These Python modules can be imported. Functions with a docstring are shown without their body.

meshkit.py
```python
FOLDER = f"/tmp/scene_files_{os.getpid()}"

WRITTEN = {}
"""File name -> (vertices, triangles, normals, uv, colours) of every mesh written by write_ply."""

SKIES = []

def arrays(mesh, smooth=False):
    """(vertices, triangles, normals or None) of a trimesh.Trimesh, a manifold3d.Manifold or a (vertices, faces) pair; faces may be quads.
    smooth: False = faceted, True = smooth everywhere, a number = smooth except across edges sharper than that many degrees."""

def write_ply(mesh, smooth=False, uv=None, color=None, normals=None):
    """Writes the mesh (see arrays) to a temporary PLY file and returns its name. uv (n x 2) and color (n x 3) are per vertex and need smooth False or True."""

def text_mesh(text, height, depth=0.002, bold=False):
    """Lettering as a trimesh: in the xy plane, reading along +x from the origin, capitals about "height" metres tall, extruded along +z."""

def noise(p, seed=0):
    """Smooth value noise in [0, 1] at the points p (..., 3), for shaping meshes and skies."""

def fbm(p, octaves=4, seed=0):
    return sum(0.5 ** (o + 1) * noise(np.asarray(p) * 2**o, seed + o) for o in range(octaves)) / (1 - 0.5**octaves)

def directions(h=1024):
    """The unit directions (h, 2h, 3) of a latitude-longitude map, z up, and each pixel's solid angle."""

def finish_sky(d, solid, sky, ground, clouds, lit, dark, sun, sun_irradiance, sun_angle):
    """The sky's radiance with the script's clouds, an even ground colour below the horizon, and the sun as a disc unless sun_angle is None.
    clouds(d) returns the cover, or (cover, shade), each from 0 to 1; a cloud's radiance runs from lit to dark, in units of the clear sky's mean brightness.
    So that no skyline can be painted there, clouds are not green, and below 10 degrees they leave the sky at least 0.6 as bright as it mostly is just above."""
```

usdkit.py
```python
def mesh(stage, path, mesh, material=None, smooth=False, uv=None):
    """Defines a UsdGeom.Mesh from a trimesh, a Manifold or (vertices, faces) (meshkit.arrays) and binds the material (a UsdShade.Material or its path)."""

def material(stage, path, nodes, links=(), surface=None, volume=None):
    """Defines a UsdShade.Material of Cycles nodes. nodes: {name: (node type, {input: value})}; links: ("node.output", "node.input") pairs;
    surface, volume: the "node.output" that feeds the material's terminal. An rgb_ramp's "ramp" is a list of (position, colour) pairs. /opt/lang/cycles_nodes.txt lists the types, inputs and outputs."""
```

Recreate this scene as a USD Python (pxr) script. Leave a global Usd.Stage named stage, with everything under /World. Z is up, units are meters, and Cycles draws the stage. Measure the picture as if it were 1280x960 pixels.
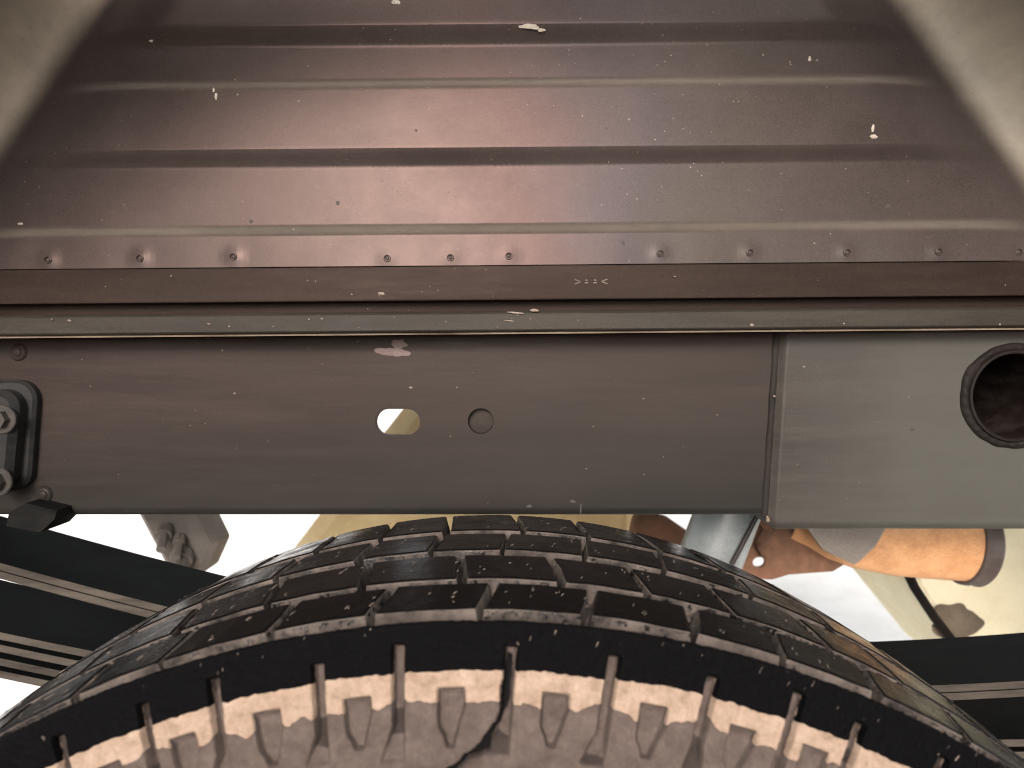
import math, random, numpy as np, trimesh, usdkit, meshkit
import manifold3d as m3
from manifold3d import Manifold, CrossSection
from shapely.geometry import Polygon
from pxr import Usd, UsdGeom, UsdLux, UsdShade, Gf, Sdf, Vt

stage = Usd.Stage.CreateInMemory()
UsdGeom.SetStageUpAxis(stage, UsdGeom.Tokens.z)
UsdGeom.SetStageMetersPerUnit(stage, 1.0)
UsdGeom.Xform.Define(stage, '/World')
UsdGeom.Scope.Define(stage, '/World/Looks')
rng = np.random.default_rng(7)
random.seed(7)

# ---------------------------------------------------------------- camera, sky, sun, exposure
H = 0.827                      # height of the lens above the ground
PITCH = math.radians(2.0)      # looking slightly down
FPX = 967.0                    # focal length in pixels of a 1280 wide picture
EXPOSURE = 1.33
SUN_ELEV, SUN_AZ = math.radians(20.5), math.radians(187)     # azimuth from +y towards +x
SUN_POWER, SUN_ANGLE = 0.40, 15.0
SKY = 0.10

cam = UsdGeom.Camera.Define(stage, '/World/camera')
R_ = np.array([1.0, 0, 0]); U_ = np.array([0, math.sin(PITCH), math.cos(PITCH)]); F_ = np.array([0, math.cos(PITCH), -math.sin(PITCH)])
cam.AddTransformOp().Set(Gf.Matrix4d(*R_, 0, *U_, 0, *(-F_), 0, 0, 0, H, 1))
cam.CreateHorizontalApertureAttr(36.0)
cam.CreateVerticalApertureAttr(27.0)
cam.CreateFocalLengthAttr(36.0 * FPX / 1280)
cam.CreateFocusDistanceAttr(0.44)
cam.CreateFStopAttr(11.0)
cam.CreateClippingRangeAttr(Gf.Vec2f(0.01, 500))
cam.CreateExposureAttr(EXPOSURE)

mt = lambda name, nodes, links, surface='p.BSDF': usdkit.material(stage, '/World/Looks/' + name, nodes, links, surface=surface)
sky_m = mt('sky', {'s': ('sky_texture', {'sky_type': 'single_scattering', 'sun_disc': False, 'sun_elevation': SUN_ELEV, 'sun_rotation': SUN_AZ, 'aerosol_density': 3.0}),
                   'h': ('hsv', {'saturation': 0.15, 'value': 1.0, 'fac': 1.0}),
                   'b': ('background_shader', {'strength': SKY})},
           [('s.color', 'h.color'), ('h.color', 'b.color')], surface='b.background')
dome = UsdLux.DomeLight.Define(stage, '/World/sky')
UsdShade.MaterialBindingAPI.Apply(dome.GetPrim()).Bind(sky_m)
dome.GetPrim().SetCustomDataByKey('kind', 'structure')
sun = UsdLux.DistantLight.Define(stage, '/World/sun')
sun.CreateIntensityAttr(SUN_POWER); sun.CreateAngleAttr(SUN_ANGLE); sun.CreateNormalizeAttr(True)
sun.CreateColorAttr(Gf.Vec3f(1.0, 0.83, 0.75))
d = np.array([math.sin(SUN_AZ) * math.cos(SUN_ELEV), math.cos(SUN_AZ) * math.cos(SUN_ELEV), math.sin(SUN_ELEV)])   # towards the sun
xa = np.cross([0, 0, 1.0], d); xa /= np.linalg.norm(xa); ya = np.cross(d, xa)
sun.AddTransformOp().Set(Gf.Matrix4d(*xa, 0, *ya, 0, *d, 0, 0, 0, 0, 1))

# ---------------------------------------------------------------- helpers
USED = {}
def numbered(parent, name):
    n = USED.get((parent, name), 0); USED[(parent, name)] = n + 1
    return f'{parent}/{name}' + (f'_{n:03d}' if n else '')
def obj(name, mesh, material, parent='/World', smooth=30, label=None, kind=None):
    p = numbered(str(parent), name)
    m = usdkit.mesh(stage, p, mesh, material, smooth=smooth)
    if label: m.GetPrim().SetCustomDataByKey('label', label)
    if kind: m.GetPrim().SetCustomDataByKey('kind', kind)
    return p
def grp(name, parent, label=None):
    p = numbered(str(parent), name)
    x = UsdGeom.Xform.Define(stage, p)
    if label: x.GetPrim().SetCustomDataByKey('label', label)
    return p
def primvar(path, name, values):
    UsdGeom.PrimvarsAPI(stage.GetPrimAtPath(path)).CreatePrimvar(name, Sdf.ValueTypeNames.FloatArray, 'vertex').Set(Vt.FloatArray.FromNumpy(np.asarray(values, np.float32)))
def at(px, py, Y):
    """The point at distance Y beyond the lens that stands at pixel px, py of the 1280 x 960 photograph."""
    r = (px - 640) / FPX * R_ + (480 - py) / FPX * U_ + F_
    return r * (Y / r[1]) + np.array([0, 0, H])
def zz(py, Y): return at(640, py, Y)[2]
def xx(px, Y): return at(px, 480, Y)[0]
def cat(*ms): return trimesh.util.concatenate([tm(m) for m in ms])
def tm(m):
    if isinstance(m, trimesh.Trimesh): return m
    v, f, _ = meshkit.arrays(m); return trimesh.Trimesh(v, f, process=False)
def grid_faces(nu, nv, closed=False):
    i, j = np.meshgrid(np.arange(nu if closed else nu - 1), np.arange(nv - 1), indexing='ij')
    a = i * nv + j; b = ((i + 1) % nu) * nv + j
    q = np.stack([a, b, b + 1, a + 1], -1).reshape(-1, 4)
    return np.vstack([q[:, [0, 1, 2]], q[:, [0, 2, 3]]])
def prism_x(pts, x0, x1):
    """A profile of (y, z) points drawn out along x."""
    c = CrossSection([np.asarray(pts, float)], m3.FillRule.NonZero)
    m = c.extrude(x1 - x0)                                        # (y, z, along)
    return m.transform(np.array([[0, 0, 1, x0], [1, 0, 0, 0], [0, 1, 0, 0]], float))
def prism_y(pts, y0, y1):
    """An outline of (x, z) points drawn out along y."""
    c = CrossSection([np.asarray(pts, float)], m3.FillRule.NonZero)
    m = c.extrude(y1 - y0)
    return m.transform(np.array([[1, 0, 0, 0], [0, 0, 1, y0], [0, 1, 0, 0]], float))
def rounded(poly, r, n=6):
    g = Polygon(poly).buffer(-r).buffer(r, quad_segs=n)
    return np.array(g.exterior.coords)[:-1]
def cyl(p0, p1, r0, r1=None, n=32):
    p0, p1 = np.asarray(p0, float), np.asarray(p1, float); L = np.linalg.norm(p1 - p0); z = (p1 - p0) / L
    a = np.cross(z, [0.3, 0.2, 0.9]); a /= np.linalg.norm(a); b = np.cross(z, a)
    m = Manifold.cylinder(L, r0, r0 if r1 is None else r1, n)
    return m.transform(np.column_stack([a, b, z, p0]))
def lathe(prof, p0, axis, n=48):
    """prof: (along, radius) pairs revolved round the axis through p0."""
    axis = np.asarray(axis, float) / np.linalg.norm(axis)
    a = np.cross(axis, [0.31, 0.2, 0.9]); a /= np.linalg.norm(a); b = np.cross(axis, a)
    th = np.arange(n) / n * 2 * np.pi
    prof = np.asarray(prof, float)
    v = np.asarray(p0) + prof[None, :, :1] * axis + prof[None, :, 1:] * (np.cos(th)[:, None, None] * a + np.sin(th)[:, None, None] * b)
    return trimesh.Trimesh(v.reshape(-1, 3), grid_faces(n, len(prof), True)[:, ::-1], process=False)
def dome_rivet(p, r, h, n=20):
    """A low rivet head facing -y."""
    t = np.linspace(0, 1, 7)
    prof = np.column_stack([-h * np.sqrt(np.clip(1 - t**2.2, 0, 1)), r * t])
    prof = np.vstack([prof, [0.002, r]])
    m = lathe(prof, p, (0, 1, 0), n); m.invert(); trimesh.repair.fix_normals(m); return m
def box(c, s):
    return tm(Manifold.cube(list(s), True).translate(list(c)))
def rbox(c, s, r=0.002):
    s = np.asarray(s, float); pts = []
    for k in range(3):
        e = s / 2 - r; e[k] = s[k] / 2
        pts.append(np.array([[i * e[0], j * e[1], l * e[2]] for i in (-1, 1) for j in (-1, 1) for l in (-1, 1)]))
    return Manifold.hull_points(np.vstack(pts)).translate(list(map(float, c)))
def blob(c, size, normal=(0, -1, 0), seed=0, flat=0.35, sub=2):
    """A splash of dried mud: a flattened lump of uneven outline that sits on a surface."""
    s = trimesh.creation.icosphere(sub, 1.0)
    v = s.vertices * (1 + 0.9 * (meshkit.noise(s.vertices * 1.7 + seed * 3.1, seed)[:, None] - 0.5))
    n = np.asarray(normal, float) / np.linalg.norm(normal)
    a = np.cross(n, [0.1, 0.2, 1.0]); a /= np.linalg.norm(a); b = np.cross(n, a)
    size = np.broadcast_to(size, 2)
    v = v[:, :1] * size[0] * a + v[:, 1:2] * size[1] * b + v[:, 2:] * flat * min(size) * n + np.asarray(c)
    return trimesh.Trimesh(v, s.faces, process=False)

# ---------------------------------------------------------------- materials
def paint(name, c1, c2, rough, grain=1.0, spec=0.5, metal=0.0, streak=(1, 1, 3), tint=(1, 1, 1), dirt=(0.16, 0.14, 0.115), dirt_amount=0.5, coat=0.0, specks=0.0, bump=0.15, dust_gleam=(0.10, 0.09, 0.07), var=1.0, grey=None, grey_x=(-0.12, 0.26, 0.75), low=None, edge=None):
    n = {'g': ('geometry', {}),
         'm': ('mapping', {'scale': tuple(6.0 * s for s in streak)}), 'n1': ('noise_texture', {'scale': 1.0, 'detail': 6, 'roughness': 0.62}),
         'r1': ('rgb_ramp', {'ramp': [(0.33, c1), (0.68, c2)]}),
         'm2': ('mapping', {'scale': tuple(26.0 * s for s in streak)}), 'n2': ('noise_texture', {'scale': 1.0, 'detail': 8, 'roughness': 0.7}),
         'r2': ('rgb_ramp', {'ramp': [(0.46, (0, 0, 0)), (0.78, (1, 1, 1))]}), 'k2': ('math', {'math_type': 'multiply', 'value2': dirt_amount}),
         'x2': ('mix_color', {'b': dirt}),
         'n3': ('noise_texture', {'scale': 900.0 * grain, 'detail': 2}), 'r3': ('rgb_ramp', {'ramp': [(0.3, (0.82, 0.82, 0.82)), (0.7, (1.15, 1.15, 1.15))]}),
         'x3': ('mix_color', {'blend_type': 'multiply', 'fac': 1.0}),
         'v': ('voronoi_texture', {'scale': 150.0, 'randomness': 1.0}), 'nv': ('noise_texture', {'scale': 9.0, 'detail': 3}),
         'mv': ('math', {'math_type': 'multiply_add', 'value2': -0.30, 'value3': 0.166 + specks}), 'lt': ('math', {'math_type': 'less_than'}),
         'x4': ('mix_color', {'b': (0.20, 0.165, 0.135)}), 'at': ('attribute', {'attribute': 'dust'}), 'nd': ('math', {'math_type': 'multiply_add', 'value2': 1.1, 'value3': 0.45}), 'md': ('math', {'math_type': 'multiply', 'use_clamp': True}), 'x5': ('mix_color', {'b': dust_gleam}),
         'rr': ('map_range', {'from_min': 0.3, 'from_max': 0.75, 'to_min': rough - 0.07 * var, 'to_max': rough + 0.14 * var}),
         'bp': ('bump', {'strength': bump, 'distance': 0.0008}),
         'p': ('principled_bsdf', {'metallic': metal, 'specular_ior_level': spec, 'specular_tint': tint, 'coat_weight': coat, 'coat_roughness': 0.25})}
    l = [('g.position', 'm.vector'), ('m.vector', 'n1.vector'), ('n1.fac', 'r1.fac'), ('g.position', 'm2.vector'), ('m2.vector', 'n2.vector'), ('n2.fac', 'r2.fac'),
         ('r2.color', 'k2.value1'), ('k2.value', 'x2.fac'), ('r1.color', 'x2.a'), ('g.position', 'n3.vector'), ('n3.fac', 'r3.fac'), ('x2.result', 'x3.a'), ('r3.color', 'x3.b'),
         ('g.position', 'v.vector'), ('g.position', 'nv.vector'), ('nv.fac', 'mv.value1'), ('v.distance', 'lt.value1'), ('mv.value', 'lt.value2'), ('lt.value', 'x4.fac'), ('x3.result', 'x4.a'),
         ('n2.fac', 'nd.value1'), ('nd.value', 'md.value1'), ('at.fac', 'md.value2'), ('md.value', 'x5.fac'), ('x4.result', 'x5.a'), ('x5.result', 'p.base_color'), ('n2.fac', 'rr.value'), ('rr.result', 'p.roughness'), ('n2.fac', 'bp.height'), ('bp.normal', 'p.normal')]
    if tint is None:                           # coloured reflections painted into the sheen tint, rose to violet grey to straw
        n['p'][1].pop('specular_tint')
        n.update({'fx': ('separate_xyz', {}), 'fn': ('noise_texture', {'scale': 5.0, 'detail': 3, 'roughness': 0.5}), 'fa': ('math', {'math_type': 'multiply_add', 'value2': 0.30}), 'fr': ('map_range', {'from_min': -0.05, 'from_max': 0.45, 'to_min': 0.0, 'to_max': 1.0, 'clamp': True}),
                  'ft': ('rgb_ramp', {'ramp': [(0.15, (0.95, 0.70, 0.63)), (0.36, (1.0, 0.68, 0.63)), (0.50, (0.86, 0.76, 0.82)), (0.62, (0.95, 0.86, 0.74)), (0.85, (0.82, 0.79, 0.74))]})})
        l += [('g.position', 'fx.vector'), ('g.position', 'fn.vector'), ('fn.fac', 'fa.value1'), ('fx.x', 'fa.value3'), ('fa.value', 'fr.value'), ('fr.result', 'ft.fac'), ('ft.color', 'p.specular_tint')]
    if grey is not None:                       # greys the paint towards the rear; low paints tyre shade along the bottom
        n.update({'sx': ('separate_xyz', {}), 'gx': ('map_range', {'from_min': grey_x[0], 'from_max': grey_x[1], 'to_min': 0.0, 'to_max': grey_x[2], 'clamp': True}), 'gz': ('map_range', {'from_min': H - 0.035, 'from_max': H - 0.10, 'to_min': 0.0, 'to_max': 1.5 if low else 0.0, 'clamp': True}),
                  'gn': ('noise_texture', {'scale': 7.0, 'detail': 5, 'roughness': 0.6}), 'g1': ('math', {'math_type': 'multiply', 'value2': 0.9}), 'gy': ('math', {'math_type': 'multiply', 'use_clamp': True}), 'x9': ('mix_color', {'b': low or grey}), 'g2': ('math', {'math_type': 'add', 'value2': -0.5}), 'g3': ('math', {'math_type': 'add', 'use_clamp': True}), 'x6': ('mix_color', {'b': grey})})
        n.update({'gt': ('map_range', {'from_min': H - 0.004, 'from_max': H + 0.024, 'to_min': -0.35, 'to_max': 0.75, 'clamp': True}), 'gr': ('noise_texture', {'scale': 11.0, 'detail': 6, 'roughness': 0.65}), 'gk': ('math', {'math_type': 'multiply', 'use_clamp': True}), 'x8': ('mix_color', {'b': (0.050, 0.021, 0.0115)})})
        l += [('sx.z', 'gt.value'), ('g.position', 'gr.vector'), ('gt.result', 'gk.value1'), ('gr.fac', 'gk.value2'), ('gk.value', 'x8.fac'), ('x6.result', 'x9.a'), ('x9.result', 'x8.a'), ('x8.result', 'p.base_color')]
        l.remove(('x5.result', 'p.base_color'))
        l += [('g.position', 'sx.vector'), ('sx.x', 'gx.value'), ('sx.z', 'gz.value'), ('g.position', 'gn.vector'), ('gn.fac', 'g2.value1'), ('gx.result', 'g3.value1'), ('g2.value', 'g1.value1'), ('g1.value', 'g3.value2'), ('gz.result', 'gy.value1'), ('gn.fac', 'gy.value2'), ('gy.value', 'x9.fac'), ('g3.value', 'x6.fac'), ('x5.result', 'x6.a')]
    if edge is not None:                       # faces turned along y take the lighter edge colour
        n.update({'ge': ('separate_xyz', {}), 'ga': ('math', {'math_type': 'absolute'}), 'gp': ('math', {'math_type': 'greater_than', 'value2': 0.5}), 'gm': ('math', {'math_type': 'multiply'}), 'x7': ('mix_color', {'b': edge}), 'gq': ('map_range', {'from_min': 0.25, 'from_max': 0.6, 'to_min': 0.2, 'to_max': 1.0, 'clamp': True})})
        l.remove(('x5.result', 'p.base_color'))
        l += [('g.true_normal', 'ge.vector'), ('ge.y', 'ga.value1'), ('ga.value', 'gp.value1'), ('n2.fac', 'gq.value'), ('gp.value', 'gm.value1'), ('gq.result', 'gm.value2'), ('gm.value', 'x7.fac'), ('x5.result', 'x7.a'), ('x7.result', 'p.base_color')]
    return mt(name, n, l)

M = {}
M['panel'] = paint('wheelhouse_paint', (0.030, 0.0232, 0.0208), (0.046, 0.0368, 0.0335), 0.32, streak=(1, 1, 1.2), dirt_amount=0.12, var=0.35, spec=0.195, tint=None, dirt=(0.066, 0.053, 0.045), dust_gleam=(0.30, 0.262, 0.205))
M['strip'] = paint('sill_plastic', (0.013, 0.0088, 0.0072), (0.023, 0.0165, 0.0138), 0.42, streak=(0.6, 1, 4), dirt_amount=0.35, spec=0.06, tint=(1, 0.8, 0.7), dirt=(0.038, 0.028, 0.021))
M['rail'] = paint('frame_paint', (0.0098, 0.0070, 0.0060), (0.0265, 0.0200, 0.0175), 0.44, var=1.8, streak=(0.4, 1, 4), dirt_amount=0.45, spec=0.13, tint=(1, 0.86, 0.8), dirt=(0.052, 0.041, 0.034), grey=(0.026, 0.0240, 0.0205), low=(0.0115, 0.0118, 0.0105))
M['lip'] = paint('lower_strip_paint', (0.018, 0.0150, 0.0115), (0.034, 0.030, 0.024), 0.5, streak=(0.5, 1, 4), dirt_amount=0.5, spec=0.10, dirt=(0.055, 0.047, 0.036))
M['bead'] = paint('seam_dust', (0.06, 0.045, 0.032), (0.22, 0.18, 0.13), 0.8, streak=(1.5, 1, 1), dirt_amount=0.3, spec=0.1)
M['sleeve'] = paint('frame_paint_grey', (0.0150, 0.0125, 0.0102), (0.034, 0.0290, 0.0245), 0.46, var=1.8, streak=(0.4, 1, 4), dirt_amount=0.45, spec=0.20, dirt=(0.065, 0.060, 0.048), grey=(0.052, 0.0515, 0.0440), grey_x=(0.17, 0.27, 0.85))
M['black'] = paint('black_steel', (0.0045, 0.0045, 0.0045), (0.009, 0.0088, 0.0085), 0.42, streak=(0.7, 1, 2), dirt_amount=0.08, spec=0.25)
M['rubber'] = paint('stop_rubber', (0.0025, 0.0028, 0.0028), (0.005, 0.0052, 0.005), 0.6, dirt_amount=0.06, spec=0.05)
M['leaf'] = paint('spring_steel', (0.0018, 0.0023, 0.0023), (0.0045, 0.0050, 0.0049), 0.6, streak=(0.4, 1, 3), dirt_amount=0.10, spec=0.03, dirt=(0.03, 0.028, 0.025), edge=(0.070, 0.060, 0.050))
M['bolt'] = paint('bolt_steel', (0.018, 0.016, 0.014), (0.032, 0.029, 0.026), 0.42, metal=0.1, spec=0.2, dirt=(0.10, 0.085, 0.07), dirt_amount=0.4)
M['weld'] = paint('weld_dark', (0.006, 0.0045, 0.004), (0.013, 0.010, 0.009), 0.6, dirt=(0.03, 0.024, 0.02), dirt_amount=0.25, bump=0.5, spec=0.1)
M['seam'] = paint('seam_paint', (0.011, 0.0092, 0.0080), (0.020, 0.0170, 0.0148), 0.5, dirt=(0.03, 0.025, 0.021), dirt_amount=0.3, spec=0.08)
M['inside'] = paint('tube_inside', (0.0060, 0.0034, 0.0028), (0.011, 0.0065, 0.0055), 0.8, spec=0.05, dirt_amount=0.15)
M['rust'] = paint('rusty_exhaust', (0.66, 0.34, 0.16), (0.80, 0.48, 0.26), 0.75, dirt=(0.34, 0.15, 0.07), dirt_amount=0.7, spec=0.2, streak=(1, 1, 1))
M['rust_dark'] = paint('rusty_bracket', (0.10, 0.045, 0.025), (0.26, 0.13, 0.07), 0.75, dirt=(0.40, 0.22, 0.13), dirt_amount=0.5, streak=(1, 1, 1))
M['pipe_ring'] = paint('pipe_clamp', (0.05, 0.035, 0.032), (0.10, 0.075, 0.065), 0.6, dirt_amount=0.4)
M['muffler'] = paint('grey_flange', (0.16, 0.14, 0.12), (0.26, 0.22, 0.19), 0.55, dirt_amount=0.5)
M['tank'] = paint('tan_tank', (0.78, 0.58, 0.29), (0.86, 0.70, 0.40), 0.6, dirt=(0.76, 0.48, 0.22), dirt_amount=0.5, streak=(1, 1, 1))
M['cream'] = paint('cream_tank', (0.78, 0.71, 0.47), (0.86, 0.80, 0.58), 0.6, dirt=(0.55, 0.42, 0.24), dirt_amount=0.35, streak=(1, 1, 1))
M['shock'] = paint('shock_body', (0.13, 0.15, 0.15), (0.20, 0.22, 0.22), 0.32, spec=0.7, dirt_amount=0.15)
M['mud'] = paint('dry_mud', (0.27, 0.24, 0.20), (0.40, 0.36, 0.30), 0.9, dirt_amount=0.2, spec=0.2)
M['fleck'] = paint('dust_fleck', (0.09, 0.072, 0.060), (0.22, 0.18, 0.15), 0.85, streak=(5, 5, 5), dirt_amount=0.2, spec=0.1)
M['mud_dark'] = paint('dark_spot', (0.02, 0.016, 0.014), (0.04, 0.034, 0.03), 0.7, dirt_amount=0.1)
M['scar'] = paint('primer_scar', (0.085, 0.052, 0.046), (0.13, 0.084, 0.075), 0.6, dirt_amount=0.3)
M['dirt'] = paint('dim_bounce_dirt', (0.11, 0.075, 0.055), (0.19, 0.135, 0.10), 0.95, streak=(0.5, 0.5, 0.5), dirt=(0.24, 0.19, 0.15), dirt_amount=0.4, spec=0.2)
M['ground'] = paint('bounce_concrete', (0.78, 0.77, 0.74), (0.87, 0.86, 0.83), 0.85, streak=(0.3, 0.3, 0.3), dirt=(0.45, 0.43, 0.40), dirt_amount=0.3, spec=0.2)
M['body'] = paint('body_paint', (0.42, 0.42, 0.41), (0.46, 0.46, 0.45), 0.25, dirt_amount=0.1, spec=0.5)

# ---------------------------------------------------------------- ground
g = trimesh.creation.box((120, 120, 0.2)); g.apply_translation((0, 0, -0.1))
obj('ground', g, M['dirt'], smooth=False, kind='structure')  # brown tone made up to cut bounce and warm the reflections
g = trimesh.creation.box((60, 40, 0.05)); g.apply_translation((0, 20.58, -0.021))
obj('bounce_paving', g, M['ground'], smooth=False, kind='structure')  # added pale sheet: whitens the gaps and bounces light up underneath

# ---------------------------------------------------------------- the truck
T = '/World/pickup_truck'
tp = UsdGeom.Xform.Define(stage, T).GetPrim()
tp.SetCustomDataByKey('label', 'worn pickup truck seen inside its wheel arch: cracked tyre, brown frame rail, ribbed inner panel')
tp.SetCustomDataByKey('category', 'truck')

TILT = 0.0085                                  # the bed sits slightly crooked on the frame
def tilt(m):
    m = tm(m).copy(); m.vertices[:, 2] += TILT * m.vertices[:, 0]; return m

# wheelhouse: ribbed inner panel, leaning back, rolled out into the side walls of the arch
LEAN = math.tan(math.radians(5)); PY0 = 0.497
ZB = zz(331, PY0)
def on_panel(px, py):
    r = (px - 640) / FPX * R_ + (480 - py) / FPX * U_ + F_
    t = (PY0 - LEAN * (ZB - H)) / (r[1] - LEAN * r[2])
    return r * t + np.array([0, 0, H])
def pz(py): return on_panel(640, py)[2]
def line(p, q, s):                              # signed distance to the line p-q in the x-z plane
    p, q = np.array(p)[[0, 2]], np.array(q)[[0, 2]]; d = (q - p) / np.linalg.norm(q - p); n = np.array([-d[1], d[0]]) * s
    return lambda x, z: (x - p[0]) * n[0] + (z - p[1]) * n[1]
dl = line(on_panel(-25, 215), on_panel(122, 0), -1)
dr = line(on_panel(1290, 240), on_panel(1128, 10), 1)
ZTOP = ZB + 0.34
def smin(a, b, k):
    h = np.clip(0.5 + 0.5 * (b - a) / k, 0, 1); return b * (1 - h) + a * h - k * h * (1 - h)
def sstep(x): x = np.clip(x, 0, 1); return x * x * (3 - 2 * x)
STEPS = [(39, 23, -1), (100, 17, 1), (193, 21, -1), (284, 16, 1)]      # dark steps look down, pale ones look up
RIB = 0.0088
BUMPS = [(60, 325), (175, 323), (292, 321), (484, 323), (563, 322), (636, 320), (825, 317), (937, 316), (1058, 316), (1172, 315), (1275, 315)]
def unt(p): return np.array([p[0], p[1], p[2] - TILT * p[0]])
BP = [unt(on_panel(*b)) for b in BUMPS]
def panel_y(x, z, want_dust_gleam=False):
    s = smin(smin(dl(x, z), dr(x, z), 0.05), ZTOP - z, 0.08)
    off = np.full(x.shape, 0.0)
    proud = np.full(x.shape, 1.0)
    for py, w, sgn in STEPS:
        zc = pz(py); hw = abs(pz(py - w / 2) - pz(py + w / 2)) / 2
        k = sstep((zc + hw - z) / (2 * hw))                # 0 above the step, 1 below it
        proud = proud + sgn * k
    fade = sstep((s + 0.002) / 0.050)
    off = RIB * (1 - proud * fade) + 0.0022 * np.exp(-((s + 0.004) / 0.022) ** 2) * (1 - fade * 0.5)
    off = off - 0.0012 * meshkit.fbm(np.stack([x * 7, z * 9, 0 * x], -1), 3, 5) + 0.0006
    for i, b in enumerate(BP):
        side = min(1.0, abs(i - 4.5) / 4.0)
        q = ((x - b[0]) ** 2 + (z - b[2]) ** 2)
        off = off - (0.0003 + 0.0007 * side) * np.exp(-q / 0.0060 ** 2) + (0.0001 + 0.0004 * side) * np.exp(-q / 0.016 ** 2)
    t = np.clip(-s, 0, None); r = 0.055; t1 = r * math.sin(math.radians(68))
    wall = np.where(t < t1, r - np.sqrt(np.clip(r * r - np.minimum(t, t1) ** 2, 0, None)), r - math.sqrt(r * r - t1 * t1) + (t - t1) * math.tan(math.radians(68)))
    if want_dust_gleam:
        edge = sstep((0.001 - s) / 0.018) * 0.85 * (1 - 0.8 * sstep((-s - 0.026) / 0.045))  # dust band that also paints in the light caught by the rolled edges
        ledge = np.zeros(x.shape)
        for py, w, sgn in STEPS:
            if sgn > 0:
                zc = pz(py); hw = abs(pz(py - w / 2) - pz(py + w / 2)) / 2
                ledge = np.maximum(ledge, np.exp(-((z - zc) / (hw * 0.9)) ** 4) * 0.16 * fade)
        return np.maximum(edge, ledge)
    return PY0 + LEAN * (z - ZB) + off - wall
fine = [np.linspace(ZB, pz(300), 26)]
zs = list(np.linspace(ZB, pz(300), 24))
for py, w, _ in reversed(STEPS):
    zs += list(np.linspace(pz(py + w * 0.8), pz(py - w * 0.8), 14))
zs += list(np.arange(ZB, ZTOP + 0.14, 0.0045))
zs = np.unique(np.round(zs, 5))
xs = np.unique(np.round(np.concatenate([np.arange(-0.62, 0.62, 0.004)] + [np.linspace(b[0] - 0.012, b[0] + 0.012, 13) for b in BP]), 5))
X, Z = np.meshgrid(xs, zs, indexing='ij')
Yp = panel_y(X, Z)
keepy = 0.215
P = np.stack([X, np.maximum(Yp, keepy - 0.02), Z + TILT * X], -1).reshape(-1, 3)
Fc = grid_faces(len(xs), len(zs))
ok = (Yp.reshape(-1)[Fc] > keepy).all(1)
Dp = panel_y(X, Z, True).reshape(-1)
used = np.unique(Fc[ok]); pm = trimesh.Trimesh(P, Fc[ok], process=False); pm.remove_unreferenced_vertices()
Dp = Dp[used]
# the sheet has a thickness: its back is a second skin 1.5 mm further in
WH = grp('wheelhouse', T, 'brown painted inner wheelhouse with pressed horizontal ribs')
back = pm.copy(); back.vertices = back.vertices + np.array([0, 0.0025, 0.0]); back.invert()
p = obj('ribbed_panel', pm, M['panel'], WH, smooth=True)
primvar(p, 'dust', Dp)
obj('panel_back', back, M['black'], WH, smooth=True)
for i, b in enumerate(BP):
    y = float(panel_y(np.array([b[0]]), np.array([b[2]]))[0])
    r = 0.0022
    m = cat(dome_rivet((b[0], y + 0.0004, b[2]), r * 0.72, 0.0013), lathe([(0.001, r * 1.12), (-0.0009, r * 1.02), (-0.0010, r * 0.86), (0.001, r * 0.74)], (b[0], y, b[2]), (0, 1, 0), 24))
    obj('rivet', tilt(m), M['panel'], WH, smooth=40)

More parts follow.
